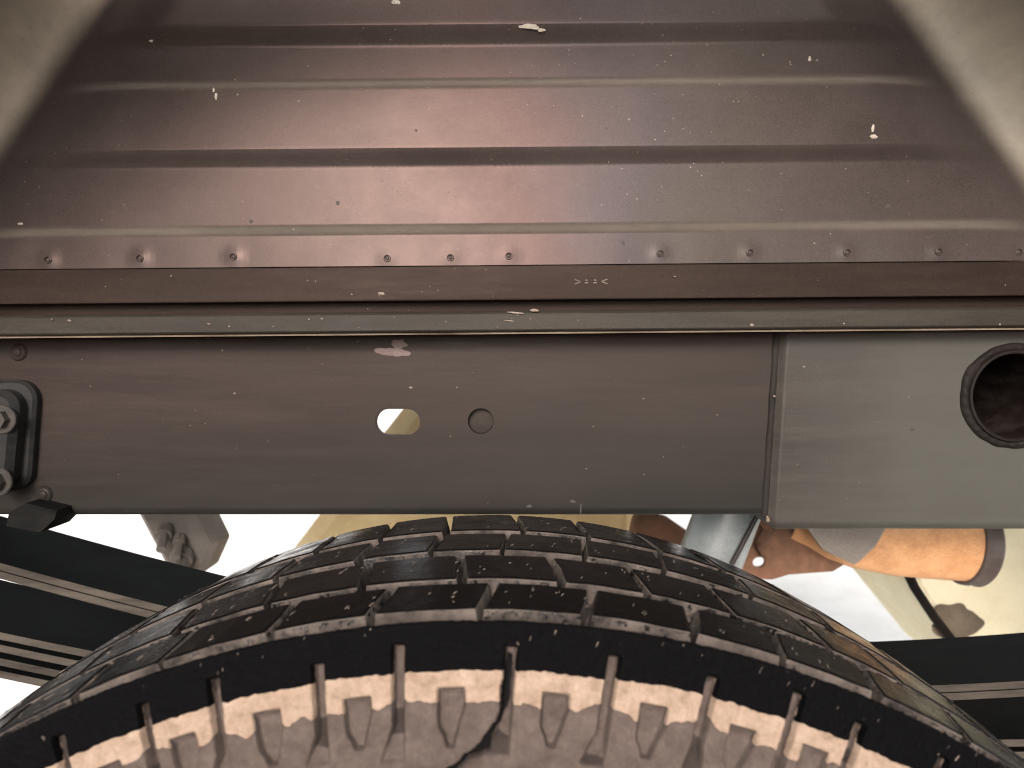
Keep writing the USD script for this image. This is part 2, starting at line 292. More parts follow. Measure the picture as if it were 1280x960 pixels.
# fender lip in front of the wheelhouse, above the picture
lip = []
for k in range(41):
    a = math.radians(198 - 216 * k / 40)
    lip.append((0.60 * math.cos(a), 0.455 + 0.70 * math.sin(a) * (1.0 if math.sin(a) > 0 else 0.6)))
lip = np.array(lip)
outer = np.array([(1.05, lip[-1][1]), (1.05, 1.21), (-1.05, 1.21), (-1.05, lip[0][1])])
out = np.vstack([lip, outer])
if Polygon(out).exterior.is_ccw is False: out = out[::-1]
obj('fender', prism_y(out, 0.208, 0.2105), M['body'], T, label='pale outer fender with a round wheel opening')

# ---------------------------------------------------------------- sill under the bed
SILL = grp('bed_sill', T, 'dark stepped sill strip between wheelhouse and frame')
def pt(py, Y): return (Y, zz(py, Y))
XS0, XS1 = -0.62, 0.62
flange = [pt(332.5, 0.4985), pt(372, 0.4955), pt(374.5, 0.4958), pt(375.4, 0.4970), (0.500, pt(375.4, 0.497)[1]), (0.5250, pt(375, 0.497)[1] + 0.001), (0.5250, pt(330, 0.5)[1]), (0.5005, pt(330.2, 0.5)[1])]
obj('upper_strip', tilt(prism_x(np.array(flange)[::-1] if not Polygon(flange).exterior.is_ccw else flange, XS0, XS1)), M['strip'], SILL)
zb2 = pt(389, 0.497)[1]
web = [(0.5065, zb2 - 0.002), (0.524, zb2 - 0.002), (0.524, pt(375, 0.497)[1] + 0.0005), (0.5065, pt(375, 0.497)[1] + 0.0005)]
obj('channel', tilt(prism_x(web, XS0, XS1)), M['strip'], SILL)
low = [pt(390.6, 0.4935), pt(392.4, 0.4915), pt(411.5, 0.4905), pt(413.5, 0.4915), pt(415.0, 0.4940), pt(416.0, 0.4985), (0.5250, pt(416.2, 0.4985)[1]), (0.5250, zb2), (0.4975, zb2 + 0.0002)]
low = np.array(low)
obj('lower_strip', tilt(prism_x(low if Polygon(low).exterior.is_ccw else low[::-1], XS0, XS1)), M['lip'], SILL)
edge = [pt(415.3, 0.4945), pt(417.4, 0.4945), pt(417.4, 0.5190), pt(416.3, 0.5190)]
edge = np.array(edge)
obj('seam_bead', tilt(prism_x(edge if Polygon(edge).exterior.is_ccw else edge[::-1], XS0, XS1)), M['bead'], SILL)
# moulded mark on the upper strip
mk = []
c = at(738, 352, 0.4968); sx = 0.5 / FPX
def chev(x, s):
    a = []
    for sg in (-1, 1):
        b = box((0, 0, 0), (7.5 * sx, 0.0006, 1.3 * sx)); b.apply_transform(trimesh.transformations.rotation_matrix(sg * s * math.radians(21), (0, 1, 0))); b.apply_translation((x, 0, sg * 1.5 * sx)); a.append(b)
    return a
mk += chev(-16 * sx, 1) + chev(17.5 * sx, -1)
for x in (-5 * sx, 6 * sx):
    for dz, w in ((1.7, 2.6), (-1.4, 4.2)):
        b = box((x, 0, dz * sx), (w * sx, 0.0006, 1.5 * sx)); mk.append(b)
mk = cat(*mk); mk.apply_translation(c)
obj('moulded_mark', tilt(trimesh.Trimesh(mk.vertices - [0, 0, TILT * c[0]], mk.faces, process=False)), M['fleck'], SILL, smooth=False, label='small moulded mark of two arrows and two signs')

# bed floor over the frame
fl = []
zf = pt(345, 0.5)[1]
fl.append(box((0, 0.68, zf + 0.012), (1.3, 0.30, 0.003)))
for k in range(6): fl.append(box((-0.5 + 0.2 * k, 0.68, zf + 0.001), (0.04, 0.29, 0.018)))
obj('bed_floor', tilt(cat(*fl)), M['black'], T, smooth=False)

# ---------------------------------------------------------------- frame rail
RAIL = grp('frame_rail', T, 'brownish steel frame rail with an oval hole and a round hole')
YR = 0.520
zt, zb = zz(405, YR), zz(645, YR)
def channel(y, zt, zb, depth, th, r):
    o = [(y + depth, zt), (y + depth, zt - th), (y + th, zt - th), (y + th, zb + th), (y + depth, zb + th), (y + depth, zb)]
    for k in range(7):
        a = math.radians(270 - 90 * k / 6); o.append((y + r + r * math.cos(a), zb + r + r * math.sin(a)))
    for k in range(7):
        a = math.radians(180 - 90 * k / 6); o.append((y + r + r * math.cos(a), zt - r + r * math.sin(a)))
    o = np.array(o); return o if Polygon(o).exterior.is_ccw else o[::-1]
def stadium(c, w, h, n=16):
    p = []
    for k in range(n + 1):
        a = math.radians(-90 + 180 * k / n); p.append((c[0] + (w - h) / 2 + h / 2 * math.cos(a), c[2] + h / 2 * math.sin(a)))
    for k in range(n + 1):
        a = math.radians(90 + 180 * k / n); p.append((c[0] - (w - h) / 2 + h / 2 * math.cos(a), c[2] + h / 2 * math.sin(a)))
    return np.array(p)
px2m = YR / FPX
rail = prism_x(channel(YR, zt, zb, 0.07, 0.005, 0.006), -0.95, 0.30)
oc = at(497.5, 527.5, YR)
for (dw, y0, y1) in ((0, YR - 0.01, YR + 0.02), (0.0016, YR - 0.01, YR + 0.0006)):
    rail = rail - prism_y(stadium(oc, 55 * px2m + dw, 32.5 * px2m + dw), y0, y1)
rc = at(601, 526.5, YR)
rail = rail - cyl((rc[0], YR - 0.01, rc[2]), (rc[0], YR + 0.02, rc[2]), 16.3 * px2m, n=48)
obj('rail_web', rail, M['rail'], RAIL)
plug = lathe([(0.0004, 0.0001), (0.0006, 15.0 * px2m), (0.0010, 17.0 * px2m), (0.003, 20.0 * px2m)], (rc[0], YR + 0.0062, rc[2]), (0, 1, 0), 48)
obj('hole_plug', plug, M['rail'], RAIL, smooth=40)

# sleeve: the thicker rear length of the rail
YS = 0.5145
zb_s = zz(663, YS)
tc = at(1266, 495, YS)
tr = 54 * YS / FPX
a0 = at(977, 418, YS); a1 = at(961, 656, YS)
sec = channel(YS, zz(405, YS), zb_s, 0.075, 0.0055, 0.006)
secin = sec.copy(); secin[:, 0] = np.where(sec[:, 0] < YS + 0.02, sec[:, 0] + 0.0050, sec[:, 0]); secin[:, 1] = np.where(sec[:, 1] < (zt + zb) / 2, np.maximum(sec[:, 1], zb - 0.001 + (sec[:, 1] - zb_s) * 0.5), sec[:, 1])
def seamx(z): return a0[0] + (z - a0[2]) * (a1[0] - a0[0]) / (a1[2] - a0[2])
rings = []
for k, t in enumerate((0.0, 0.35, 0.7, 1.0)):
    s = secin * (1 - sstep(t)) + sec * sstep(t)
    rings.append(np.column_stack([seamx(s[:, 1]) - 0.001 + 0.0065 * t, s]))
rings.append(np.column_stack([np.full(len(sec), 0.95), sec]))
V = np.vstack(rings); n = len(sec); f = []
for a in range(len(rings) - 1):
    for b in range(n):
        c2 = (b + 1) % n; f += [[a * n + b, a * n + c2, (a + 1) * n + c2], [a * n + b, (a + 1) * n + c2, (a + 1) * n + b]]
cap = trimesh.creation.triangulate_polygon(Polygon(sec), engine='earcut')[1]
f = np.array(f)
capv = cap
f = np.vstack([f, capv[:, ::-1], capv + (len(rings) - 1) * n])
sm = trimesh.Trimesh(V, f, process=False)
trimesh.repair.fix_normals(sm)
man = Manifold(m3.Mesh(np.asarray(sm.vertices, np.float32), np.asarray(sm.faces, np.uint32)))
if man.num_tri() > 0:
    man = man - cyl((tc[0], YS - 0.02, tc[2]), (tc[0], YS + 0.02, tc[2]), tr * 1.08, n=64)
    obj('rail_sleeve', man, M['sleeve'], RAIL, label='greyer thicker length of the rail past the upright seam')
else:
    obj('rail_sleeve', sm, M['sleeve'], RAIL)
# cross tube through the sleeve
prof = [(0.30, tr * 1.07), (-0.0022, tr * 1.07), (-0.0034, tr * 1.05), (-0.0036, tr * 1.01), (-0.003, tr * 0.985), (0.30, tr * 0.985)]
tube = lathe(prof, (tc[0], YS, tc[2]), (0, 1, 0), 72); trimesh.repair.fix_normals(tube)
obj('cross_tube', tube, M['weld'], RAIL, smooth=40, label='open end of a round cross tube')
obj('tube_lining', lathe([(0.002, tr * 0.982), (0.16, tr * 0.982), (0.16, 0.0005)], (tc[0], YS, tc[2]), (0, 1, 0), 64), M['inside'], RAIL, smooth=40)
th = np.linspace(0, 2 * np.pi, 140, endpoint=False)
ring = []
for i, a in enumerate(th):
    q = np.array([math.cos(a), 0, math.sin(a)]); w = 0.0030 + 0.0003 * math.sin(5 * a + 1.3) + 0.0014 * (meshkit.noise(np.array([[a * 5, 0, 3.0]]), 2)[0] - 0.5)
    for k in range(7):
        b = math.radians(180 * k / 6)
        ring.append(np.array(tc) + q * (tr * 1.13 + w * math.cos(b)) + np.array([0, 0.0003 - 0.0030 * math.sin(b) * (1 + 0.12 * math.sin(31 * a)), 0]))
wm = trimesh.Trimesh(np.array(ring), grid_faces(140, 7, True), process=False); trimesh.repair.fix_normals(wm)
obj('weld_bead', wm, M['weld'], RAIL, smooth=True)
zl = np.linspace(zb + 0.0005, zz(416, YR), 70)
aw = np.radians(np.linspace(0, 180, 9))
sv = []
for z in zl:
    w = 0.0027 + 0.0002 * math.sin(z * 190) + 0.0003 * (meshkit.noise(np.array([[z * 260, 1.0, 2.0]]), 4)[0] - 0.5)
    for q in aw: sv.append((seamx(z) - 0.0012 - w * math.cos(q), YR + 0.0004 - 0.0022 * math.sin(q) ** 0.8, z))
sm_ = trimesh.Trimesh(np.array(sv), grid_faces(len(zl), 9), process=False); trimesh.repair.fix_normals(sm_)
if sm_.face_normals[:, 1].mean() > 0: sm_.invert()
obj('seam_weld', sm_, M['seam'], RAIL, smooth=True)
ww = [blob((seamx(z) + 0.001, YR - 0.0008, z), (0.0016, 0.0022), seed=k, flat=0.4, sub=1) for k, z in enumerate(np.linspace(zb - 0.002, zb + 0.004, 4))]
obj('weld_drop', cat(*ww), M['bead'], RAIL, smooth=True)

# bracket, bolts and bumper block at the left
BR = grp('bracket', T, 'black rounded bracket plate bolted to the rail')
b0, b1 = at(-120, 487, 0.505), at(27, 612, 0.505)
poly = [(b0[0], b1[2]), (b1[0] - 0.004, b1[2]), (b1[0] + 0.003, b0[2] - 0.010), (b1[0], b0[2]), (b0[0], b0[2])]
pl = rounded([(b0[0], b1[2]), (b1[0] - 0.006, b1[2]), (b1[0] + 0.002, b0[2]), (b0[0], b0[2])], 0.012)
gk = rounded([(b0[0] - 0.002, b1[2] - 0.003), (b1[0], b1[2] - 0.002), (b1[0] + 0.007, b0[2] + 0.006), (b0[0] - 0.002, b0[2] + 0.006)], 0.013)
def bevel_plate(p, y0, y1, bev):
    p = np.asarray(p); c = p.mean(0)
    inner = np.array(Polygon(p).buffer(-bev).exterior.coords)[:-1]
    return Manifold.hull_points(np.vstack([np.column_stack([p[:, 0], np.full(len(p), y1), p[:, 1]]), np.column_stack([p[:, 0], np.full(len(p), y0 + bev), p[:, 1]]), np.column_stack([inner[:, 0], np.full(len(inner), y0), inner[:, 1]])]))
obj('backing_plate', bevel_plate(gk, 0.5125, YR - 0.0003, 0.002), M['black'], BR)
obj('cover_plate', bevel_plate(pl, 0.5005, 0.5122, 0.004), M['black'], BR)
for px, py in ((3, 524), (-2, 602)):
    c = at(px, py, 0.5005)
    wsh = lathe([(0.0004, 0.0095), (-0.0012, 0.0095), (-0.0018, 0.0088), (-0.0018, 0.0)], c, (0, 1, 0), 32); wsh.invert()
    hx = Manifold.cylinder(0.005, 0.0062, 0.0058, 6).transform(np.array([[1, 0, 0, c[0]], [0, 0, -1, c[1] - 0.0015], [0, 1, 0, c[2]]], float))
    trimesh.repair.fix_normals(wsh)
    obj('washer', wsh, M['bolt'], BR, smooth=40)
    obj('bolt_head', hx, M['bolt'], BR)
for px, py in ((23, 440), (55, 618)):
    c = at(px, py, YR)
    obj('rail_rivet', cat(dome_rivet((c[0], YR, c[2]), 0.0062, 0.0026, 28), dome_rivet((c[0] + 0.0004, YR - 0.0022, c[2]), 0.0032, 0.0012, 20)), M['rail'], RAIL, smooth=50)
bb = at(46, 645, 0.505)
blk = Manifold.hull_points(np.array([[bb[0] - 0.015, y, bb[2] - 0.005] for y in (0.497, 0.53)] + [[bb[0] + 0.007, y, bb[2] - 0.009] for y in (0.497, 0.53)] + [[bb[0] + 0.015, y, bb[2] - 0.001] for y in (0.499, 0.53)] + [[bb[0] - 0.006, y, bb[2] + 0.009] for y in (0.503, 0.53)] + [[bb[0] + 0.0145, y, bb[2] + 0.004] for y in (0.503, 0.53)] + [[bb[0] - 0.015, y, bb[2] + 0.003] for y in (0.5, 0.53)]))
obj('rubber_stop', blk, M['rubber'], T, smooth=25)

# ---------------------------------------------------------------- leaf spring
SP = grp('leaf_spring', T, 'black leaf spring of two packs passing behind the tyre')
ctrl_x = np.array([-0.60, -0.331, -0.226, -0.02, 0.271, 0.331, 0.60]); ctrl_z = np.array([-0.055, -0.134, -0.162, -0.203, -0.2145, -0.2115, -0.180]) + 0.0
from scipy.interpolate import CubicSpline
top1 = CubicSpline(ctrl_x, ctrl_z)
gap = CubicSpline([-0.6, -0.33, 0.0, 0.33, 0.6], [0.040, 0.0335, 0.016, 0.0265, 0.034])
LT, LP = 0.0049, 0.0058
def leaf(off, x0, x1, y0, y1, usegap):
    x = np.linspace(x0, x1, 90)
    z = top1(x) + H - off - (gap(x) if usegap else 0)
    ch = 0.0009
    sec = [(y0, -ch), (y0 + ch, 0), (y1 - ch, 0), (y1, -ch), (y1, -LT + ch), (y1 - ch, -LT), (y0 + ch, -LT), (y0, -LT + ch)]
    v = np.array([[(xi, s[0], zi + s[1]) for s in sec] for xi, zi in zip(x, z)])
    n = len(sec)
    f = [[i * n + j, i * n + (j + 1) % n, (i + 1) * n + (j + 1) % n, (i + 1) * n + j] for i in range(len(x) - 1) for j in range(n)]
    f = np.array(f); f = np.vstack([f[:, [0, 1, 2]], f[:, [0, 2, 3]]])
    e = np.array([[0, j, j + 1] for j in range(1, n - 1)])
    f = np.vstack([f, e[:, ::-1], e + (len(x) - 1) * n])
    m = trimesh.Trimesh(v.reshape(-1, 3), f, process=False); trimesh.repair.fix_normals(m); return m
for k in range(2): obj('leaf', leaf(k * LP, -0.60 + 0.04 * k, 0.60 - 0.03 * k, 0.497 + 0.0006 * k, 0.577, False), M['leaf'], SP, smooth=25)
for k in range(4): obj('leaf', leaf(2 * LP + k * (LP + 0.0028) , -0.56 + 0.035 * k, 0.58 - 0.04 * k, 0.496 + 0.0007 * (k % 2), 0.576, True), M['leaf'], SP, smooth=25)
clip = rbox((-0.335, 0.538, top1(-0.335) + H + 0.001), (0.012, 0.088, 0.0035), 0.001)

# axle under the spring, hidden by the tyre
obj('axle', cat(cyl((-0.015, 0.47, H - 0.457), (-0.015, 1.55, H - 0.457), 0.045), rbox((-0.015, 0.537, H - 0.33), (0.10, 0.085, 0.16), 0.006)), M['black'], T)

# ---------------------------------------------------------------- things beyond the rail
# tan tank with a slanting side
def hull(pts): return Manifold.hull_points(np.asarray(pts, float))
def slab(pix, Y, depth, r=0.02):
    q = np.array([at(px, py, Y)[[0, 2]] for px, py in pix]); 
    if not Polygon(q).exterior.is_ccw: q = q[::-1]
    return bevel_plate(rounded(q, 0.012), Y, Y + depth, r)
tank = slab([(560, 438), (800, 440), (840, 900), (640, 960), (180, 904), (385, 648)], 0.90, 0.30, 0.02)
tank = tm(tank); tank.vertices[:, 1] += np.where(tank.vertices[:, 1] < 0.95, np.clip(zz(430, 0.9) - tank.vertices[:, 2], 0, 1) * 0.45, np.clip(zz(430, 0.9) - tank.vertices[:, 2], 0, 1) * 0.3)
obj('fuel_tank', tank, M['tank'], T, label='dusty tan tank behind the rail')
# angled shock bracket at the left
SB = grp('shock_mount', T, 'grey slanting mount with bolts seen under the rail at the left')
q = np.array([at(*p, 0.74)[[0, 2]] for p in [(150, 605), (235, 605), (271, 680), (254, 718), (208, 712), (186, 664)]])
if not Polygon(q).exterior.is_ccw: q = q[::-1]
obj('arm', bevel_plate(rounded(q, 0.006), 0.74, 0.775, 0.005), M['muffler'], SB)
for px, py, r in ((228, 694, 0.011), (206, 662, 0.008), (225, 672, 0.006)):
    c = at(px, py, 0.738); b = cat(cyl(c, c + np.array([0.002, -0.008, -0.004]), r, r * 0.93, 20), cyl(c + np.array([0.002, -0.008, -0.004]), c + np.array([0.006, -0.022, -0.014]), r * 0.6, r * 0.55, 16))
    obj('bolt', b, M['muffler'], SB)
# shock absorber
s0, s1 = at(925, 600, 0.63), at(872, 740, 0.63)
ax = s1 - s0
obj('shock_absorber', cat(cyl(s0, s1, 0.026, n=40)), M['shock'], T, label='smooth blue-grey shock absorber body', smooth=40)
o = np.array([1, 0, 0.38]); o /= np.linalg.norm(o)
e0, e1 = at(949, 640, 0.60), at(915, 705, 0.60)
obj('edge_glint', cyl(e0, e1, 0.0020, n=14), M['bolt'], T, smooth=40)  # added rod in place of the bright edge highlight on the shock absorber
# rusty exhaust with flange, and its hanger
EX = grp('exhaust_pipe', T, 'orange rusted exhaust pipe with a dark clamp ring')
ep0, ep1 = at(1010, 655, 0.80), at(1229, 681, 0.80)
d_ = (ep1 - ep0); L = np.linalg.norm(d_); d_ /= L
R = 0.0425
obj('pipe', lathe([(-0.02, 0.018), (0.0, 0.024), (0.02, 0.033), (0.05, 0.0395), (0.09, R), (L * 0.90, R * 0.93), (L * 0.91, R * 0.9)], ep0, d_, 56), M['rust'], EX, smooth=50)
obj('clamp_ring', lathe([(L * 0.875, R * 0.95), (L * 0.878, R * 1.02), (L * 0.905, R * 1.03), (L * 0.91, R * 0.97), (L * 0.935, R * 0.99), (L * 0.965, R * 1.03), (L * 0.98, R * 0.98), (L * 0.985, R * 0.5)], ep0, d_, 56), M['pipe_ring'], EX, smooth=35)
fq = np.array([at(*p, 0.775)[[0, 2]] for p in [(985, 640), (1090, 640), (1072, 672), (1048, 694), (1010, 676)]])
if not Polygon(fq).exterior.is_ccw: fq = fq[::-1]
obj('flange', bevel_plate(rounded(fq, 0.004), 0.735, 0.742, 0.002), M['muffler'], EX)
HB = grp('hanger', T, 'rusty brown hanger beside the exhaust pipe')
hq = [at(*p, 0.79)[[0, 2]] for p in [(912, 720), (955, 628), (1000, 632), (1030, 676), (1060, 700), (1040, 712), (985, 716), (965, 722)]]
hp = Polygon(hq).buffer(0.002)
hc = at(949, 703, 0.79)
hole = Polygon([(hc[0] + 0.0066 * math.cos(a), hc[2] + 0.0056 * math.sin(a)) for a in np.linspace(0, 2 * np.pi, 24, endpoint=False)])
hm = prism_y(np.array(hp.exterior.coords)[:-1] if hp.exterior.is_ccw else np.array(hp.exterior.coords)[:-1][::-1], 0.79, 0.796) - prism_y(np.array(hole.exterior.coords)[:-1] if hole.exterior.is_ccw else np.array(hole.exterior.coords)[:-1][::-1], 0.78, 0.81)
obj('plate', hm, M['rust_dark'], HB)
pts = [at(*p, 0.775) for p in [(950, 640), (962, 662), (952, 680), (958, 692)]]
obj('hook', cat(*[hull(np.vstack([tm(Manifold.sphere(0.0055, 16)).vertices + a, tm(Manifold.sphere(0.0055, 16)).vertices + b])) for a, b in zip(pts[:-1], pts[1:])]), M['rust_dark'], HB)
# cream tank on the far side
cq = [at(*p, 1.00)[[0, 2]] for p in [(1080, 540), (1500, 540), (1500, 880), (1256, 880), (1196, 806), (1168, 772), (1143, 734), (1112, 660)]]
cq = np.array(cq); cq = cq if Polygon(cq).exterior.is_ccw else cq[::-1]
CT = grp('side_tank', T, 'cream coloured tank with a dark rim behind the exhaust pipe')
obj('shell', bevel_plate(rounded(cq, 0.006), 1.00, 1.25, 0.012), M['cream'], CT)
rim = [at(*p, 0.99) for p in [(1122, 690), (1143, 734), (1168, 772), (1196, 808), (1216, 834)]]
obj('rim', cat(*[hull(np.vstack([tm(Manifold.sphere(0.006, 16)).vertices + a, tm(Manifold.sphere(0.006, 16)).vertices + b])) for a, b in zip(rim[:-1], rim[1:])]), M['weld'], CT)
obj('stain', blob(at(1196, 776, 0.999), (0.030, 0.020), seed=11, flat=0.15, sub=3), M['bead'], CT, smooth=True)
# crossmember behind the tyre's crown
obj('crossmember', hull([[x, y, z] for x in (at(806, 640, 0.86)[0], at(868, 640, 0.86)[0]) for y in (0.86, 0.88) for z in (zz(560, 0.86), zz(640, 0.86))] ), M['rust_dark'], T)
low_arm = slab([(795, 640), (840, 650), (850, 668), (880, 676), (880, 720), (780, 720)], 0.84, 0.02, 0.004)
obj('link_arm', low_arm, M['rust_dark'], T)

# ---------------------------------------------------------------- wheel
DR = 0.012                                          # the tyre is this much smaller than its profile's nominal radius
WX, WZ, R0, YM, KC = -0.012, H - 0.0871 - 0.37 + DR, 0.370, 0.355, 0.6
W = grp('wheel', T, 'worn black tyre with dusty cracked sidewall')
def crown(y): return R0 - KC * (y - YM) ** 2
def polar(th, r, y):                               # th measured from the top, positive to the right
    r = r - DR
    return np.stack([WX + r * np.sin(th), y + 0 * th, WZ + r * np.cos(th)], -1)
def rub(name, black_rough, dust1, dust2, attr):
    n = {'g': ('geometry', {}), 'a': ('attribute', {'attribute': 'dust'}), 'n': ('noise_texture', {'scale': 300.0, 'detail': 7, 'roughness': 0.72}),
         'ad': ('math', {'math_type': 'multiply_add', 'value2': 1.0, 'value3': -0.5}), 'sum': ('math', {'math_type': 'add'}),
         'st': ('map_range', {'from_min': 0.44, 'from_max': 0.56, 'to_min': 0, 'to_max': 1, 'clamp': True}),
         'n2': ('noise_texture', {'scale': 70.0, 'detail': 6, 'roughness': 0.65}), 'r2': ('rgb_ramp', {'ramp': [(0.35, dust1), (0.65, dust2)]}),
         'n4': ('noise_texture', {'scale': 500.0, 'detail': 4, 'roughness': 0.7}), 'r4': ('rgb_ramp', {'ramp': [(0.3, (0.0009, 0.0008, 0.0009)), (0.75, (0.0026, 0.0023, 0.0023))]}),
         'x': ('mix_color', {}), 'ro': ('mix_float', {'a': black_rough, 'b': 0.9}), 'bp': ('bump', {'strength': 0.3, 'distance': 0.0005}),
         'nr': ('noise_texture', {'scale': 40.0, 'detail': 5, 'roughness': 0.7}), 'rm': ('map_range', {'from_min': 0.35, 'from_max': 0.7, 'to_min': black_rough - 0.1, 'to_max': black_rough + 0.22}),
         'p': ('principled_bsdf', {'specular_ior_level': 0.14})}
    l = [('g.position', 'n.vector'), ('n.fac', 'ad.value1'), ('ad.value', 'sum.value1'), ('a.fac', 'sum.value2'), ('sum.value', 'st.value'), ('g.position', 'n2.vector'), ('n2.fac', 'r2.fac'),
         ('g.position', 'n4.vector'), ('n4.fac', 'r4.fac'), ('st.result', 'x.fac'), ('r4.color', 'x.a'), ('r2.color', 'x.b'), ('x.result', 'p.base_color'), ('st.result', 'ro.fac'), ('g.position', 'nr.vector'), ('nr.fac', 'rm.value'), ('rm.result', 'ro.a'), ('ro.result', 'p.roughness'),
         ('n4.fac', 'bp.height'), ('bp.normal', 'p.normal')]
    return mt(name, n, l)
M['tread'] = rub('tread_rubber', 0.17, (0.022, 0.0185, 0.0162), (0.110, 0.091, 0.078), 'dust')
# sidewall: two dusts (attribute "pale" chooses between them) over black
n = {'g': ('geometry', {}), 'a': ('attribute', {'attribute': 'dust'}), 'b': ('attribute', {'attribute': 'pale'}), 'c': ('attribute', {'attribute': 'crack'}),
     'n': ('noise_texture', {'scale': 420.0, 'detail': 6, 'roughness': 0.7}), 'ad': ('math', {'math_type': 'multiply_add', 'value2': 0.5, 'value3': -0.25}), 'sum': ('math', {'math_type': 'add'}),
     'st': ('map_range', {'from_min': 0.46, 'from_max': 0.54, 'to_min': 0, 'to_max': 1, 'clamp': True}),
     'sum2': ('math', {'math_type': 'add'}), 'st2': ('map_range', {'from_min': 0.46, 'from_max': 0.54, 'to_min': 0, 'to_max': 1, 'clamp': True}),
     'n2': ('noise_texture', {'scale': 150.0, 'detail': 8, 'roughness': 0.78}), 'r2': ('rgb_ramp', {'ramp': [(0.32, (0.052, 0.040, 0.034)), (0.5, (0.078, 0.061, 0.053)), (0.68, (0.105, 0.084, 0.073))]}),
     'r3': ('rgb_ramp', {'ramp': [(0.30, (0.16, 0.112, 0.080)), (0.48, (0.25, 0.183, 0.136)), (0.62, (0.31, 0.235, 0.18)), (0.75, (0.40, 0.315, 0.25))]}),
     'x1': ('mix_color', {}), 'x2': ('mix_color', {'a': (0.0014, 0.0014, 0.0017)}), 'x3': ('mix_color', {'b': (0.005, 0.005, 0.005)}),
     'ro': ('mix_float', {'a': 0.34, 'b': 0.88}), 'ro2': ('mix_float', {'b': 0.18}),
     'n5': ('noise_texture', {'scale': 1400.0, 'detail': 4, 'roughness': 0.7}), 'bp': ('bump', {'strength': 0.9, 'distance': 0.0007}), 'bq': ('math', {'math_type': 'multiply_add', 'value2': 0.7}),
     'p': ('principled_bsdf', {'specular_ior_level': 0.03})}
l = [('g.position', 'n.vector'), ('n.fac', 'ad.value1'), ('ad.value', 'sum.value1'), ('a.fac', 'sum.value2'), ('sum.value', 'st.value'), ('ad.value', 'sum2.value1'), ('b.fac', 'sum2.value2'), ('sum2.value', 'st2.value'),
     ('g.position', 'n2.vector'), ('n2.fac', 'r2.fac'), ('n2.fac', 'r3.fac'), ('st2.result', 'x1.fac'), ('r2.color', 'x1.a'), ('r3.color', 'x1.b'), ('st.result', 'x2.fac'), ('x1.result', 'x2.b'), ('c.fac', 'x3.fac'), ('x2.result', 'x3.a'),
     ('x3.result', 'p.base_color'), ('st.result', 'ro.fac'), ('ro.result', 'ro2.a'), ('c.fac', 'ro2.fac'), ('ro2.result', 'p.roughness'), ('g.position', 'n5.vector'), ('n5.fac', 'bq.value1'), ('st2.result', 'bq.value3'), ('bq.value', 'bp.height'), ('bp.normal', 'p.normal')]
M['side'] = mt('sidewall_rubber', n, l)

# pitch of the blocks round the tyre: sixty steps, long and short
NB = 60
pitch = rng.uniform(0.88, 1.12, NB); pitch = pitch / pitch.sum() * 2 * np.pi
edges = np.concatenate([[0], np.cumsum(pitch)])
GD = 0.0078
# carcass with the floor of the grooves, inner half hidden
cy = [0.2685, 0.2705, 0.28, 0.30, 0.33, 0.355, 0.38, 0.41, 0.44, 0.453, 0.459, 0.464, 0.470, 0.472, 0.468, 0.455, 0.44]
cr = [0.3440] + [crown(y) - GD for y in cy[1:9]] + [0.352, 0.345, 0.335, 0.31, 0.28, 0.25, 0.22, 0.203]
th = np.linspace(-np.pi, np.pi, 721)
G = np.stack([polar(th, r, y) for r, y in zip(cr, cy)], 1)
car = trimesh.Trimesh(G.reshape(-1, 3), grid_faces(len(th), len(cy)), process=False); trimesh.repair.fix_normals(car)
p = obj('carcass', car, M['tread'], W, smooth=True)
v = np.array(UsdGeom.Mesh(stage.GetPrimAtPath(p)).GetPointsAttr().Get())
primvar(p, 'dust', 0.30 + 0.5 * meshkit.noise(v * 60, 3))

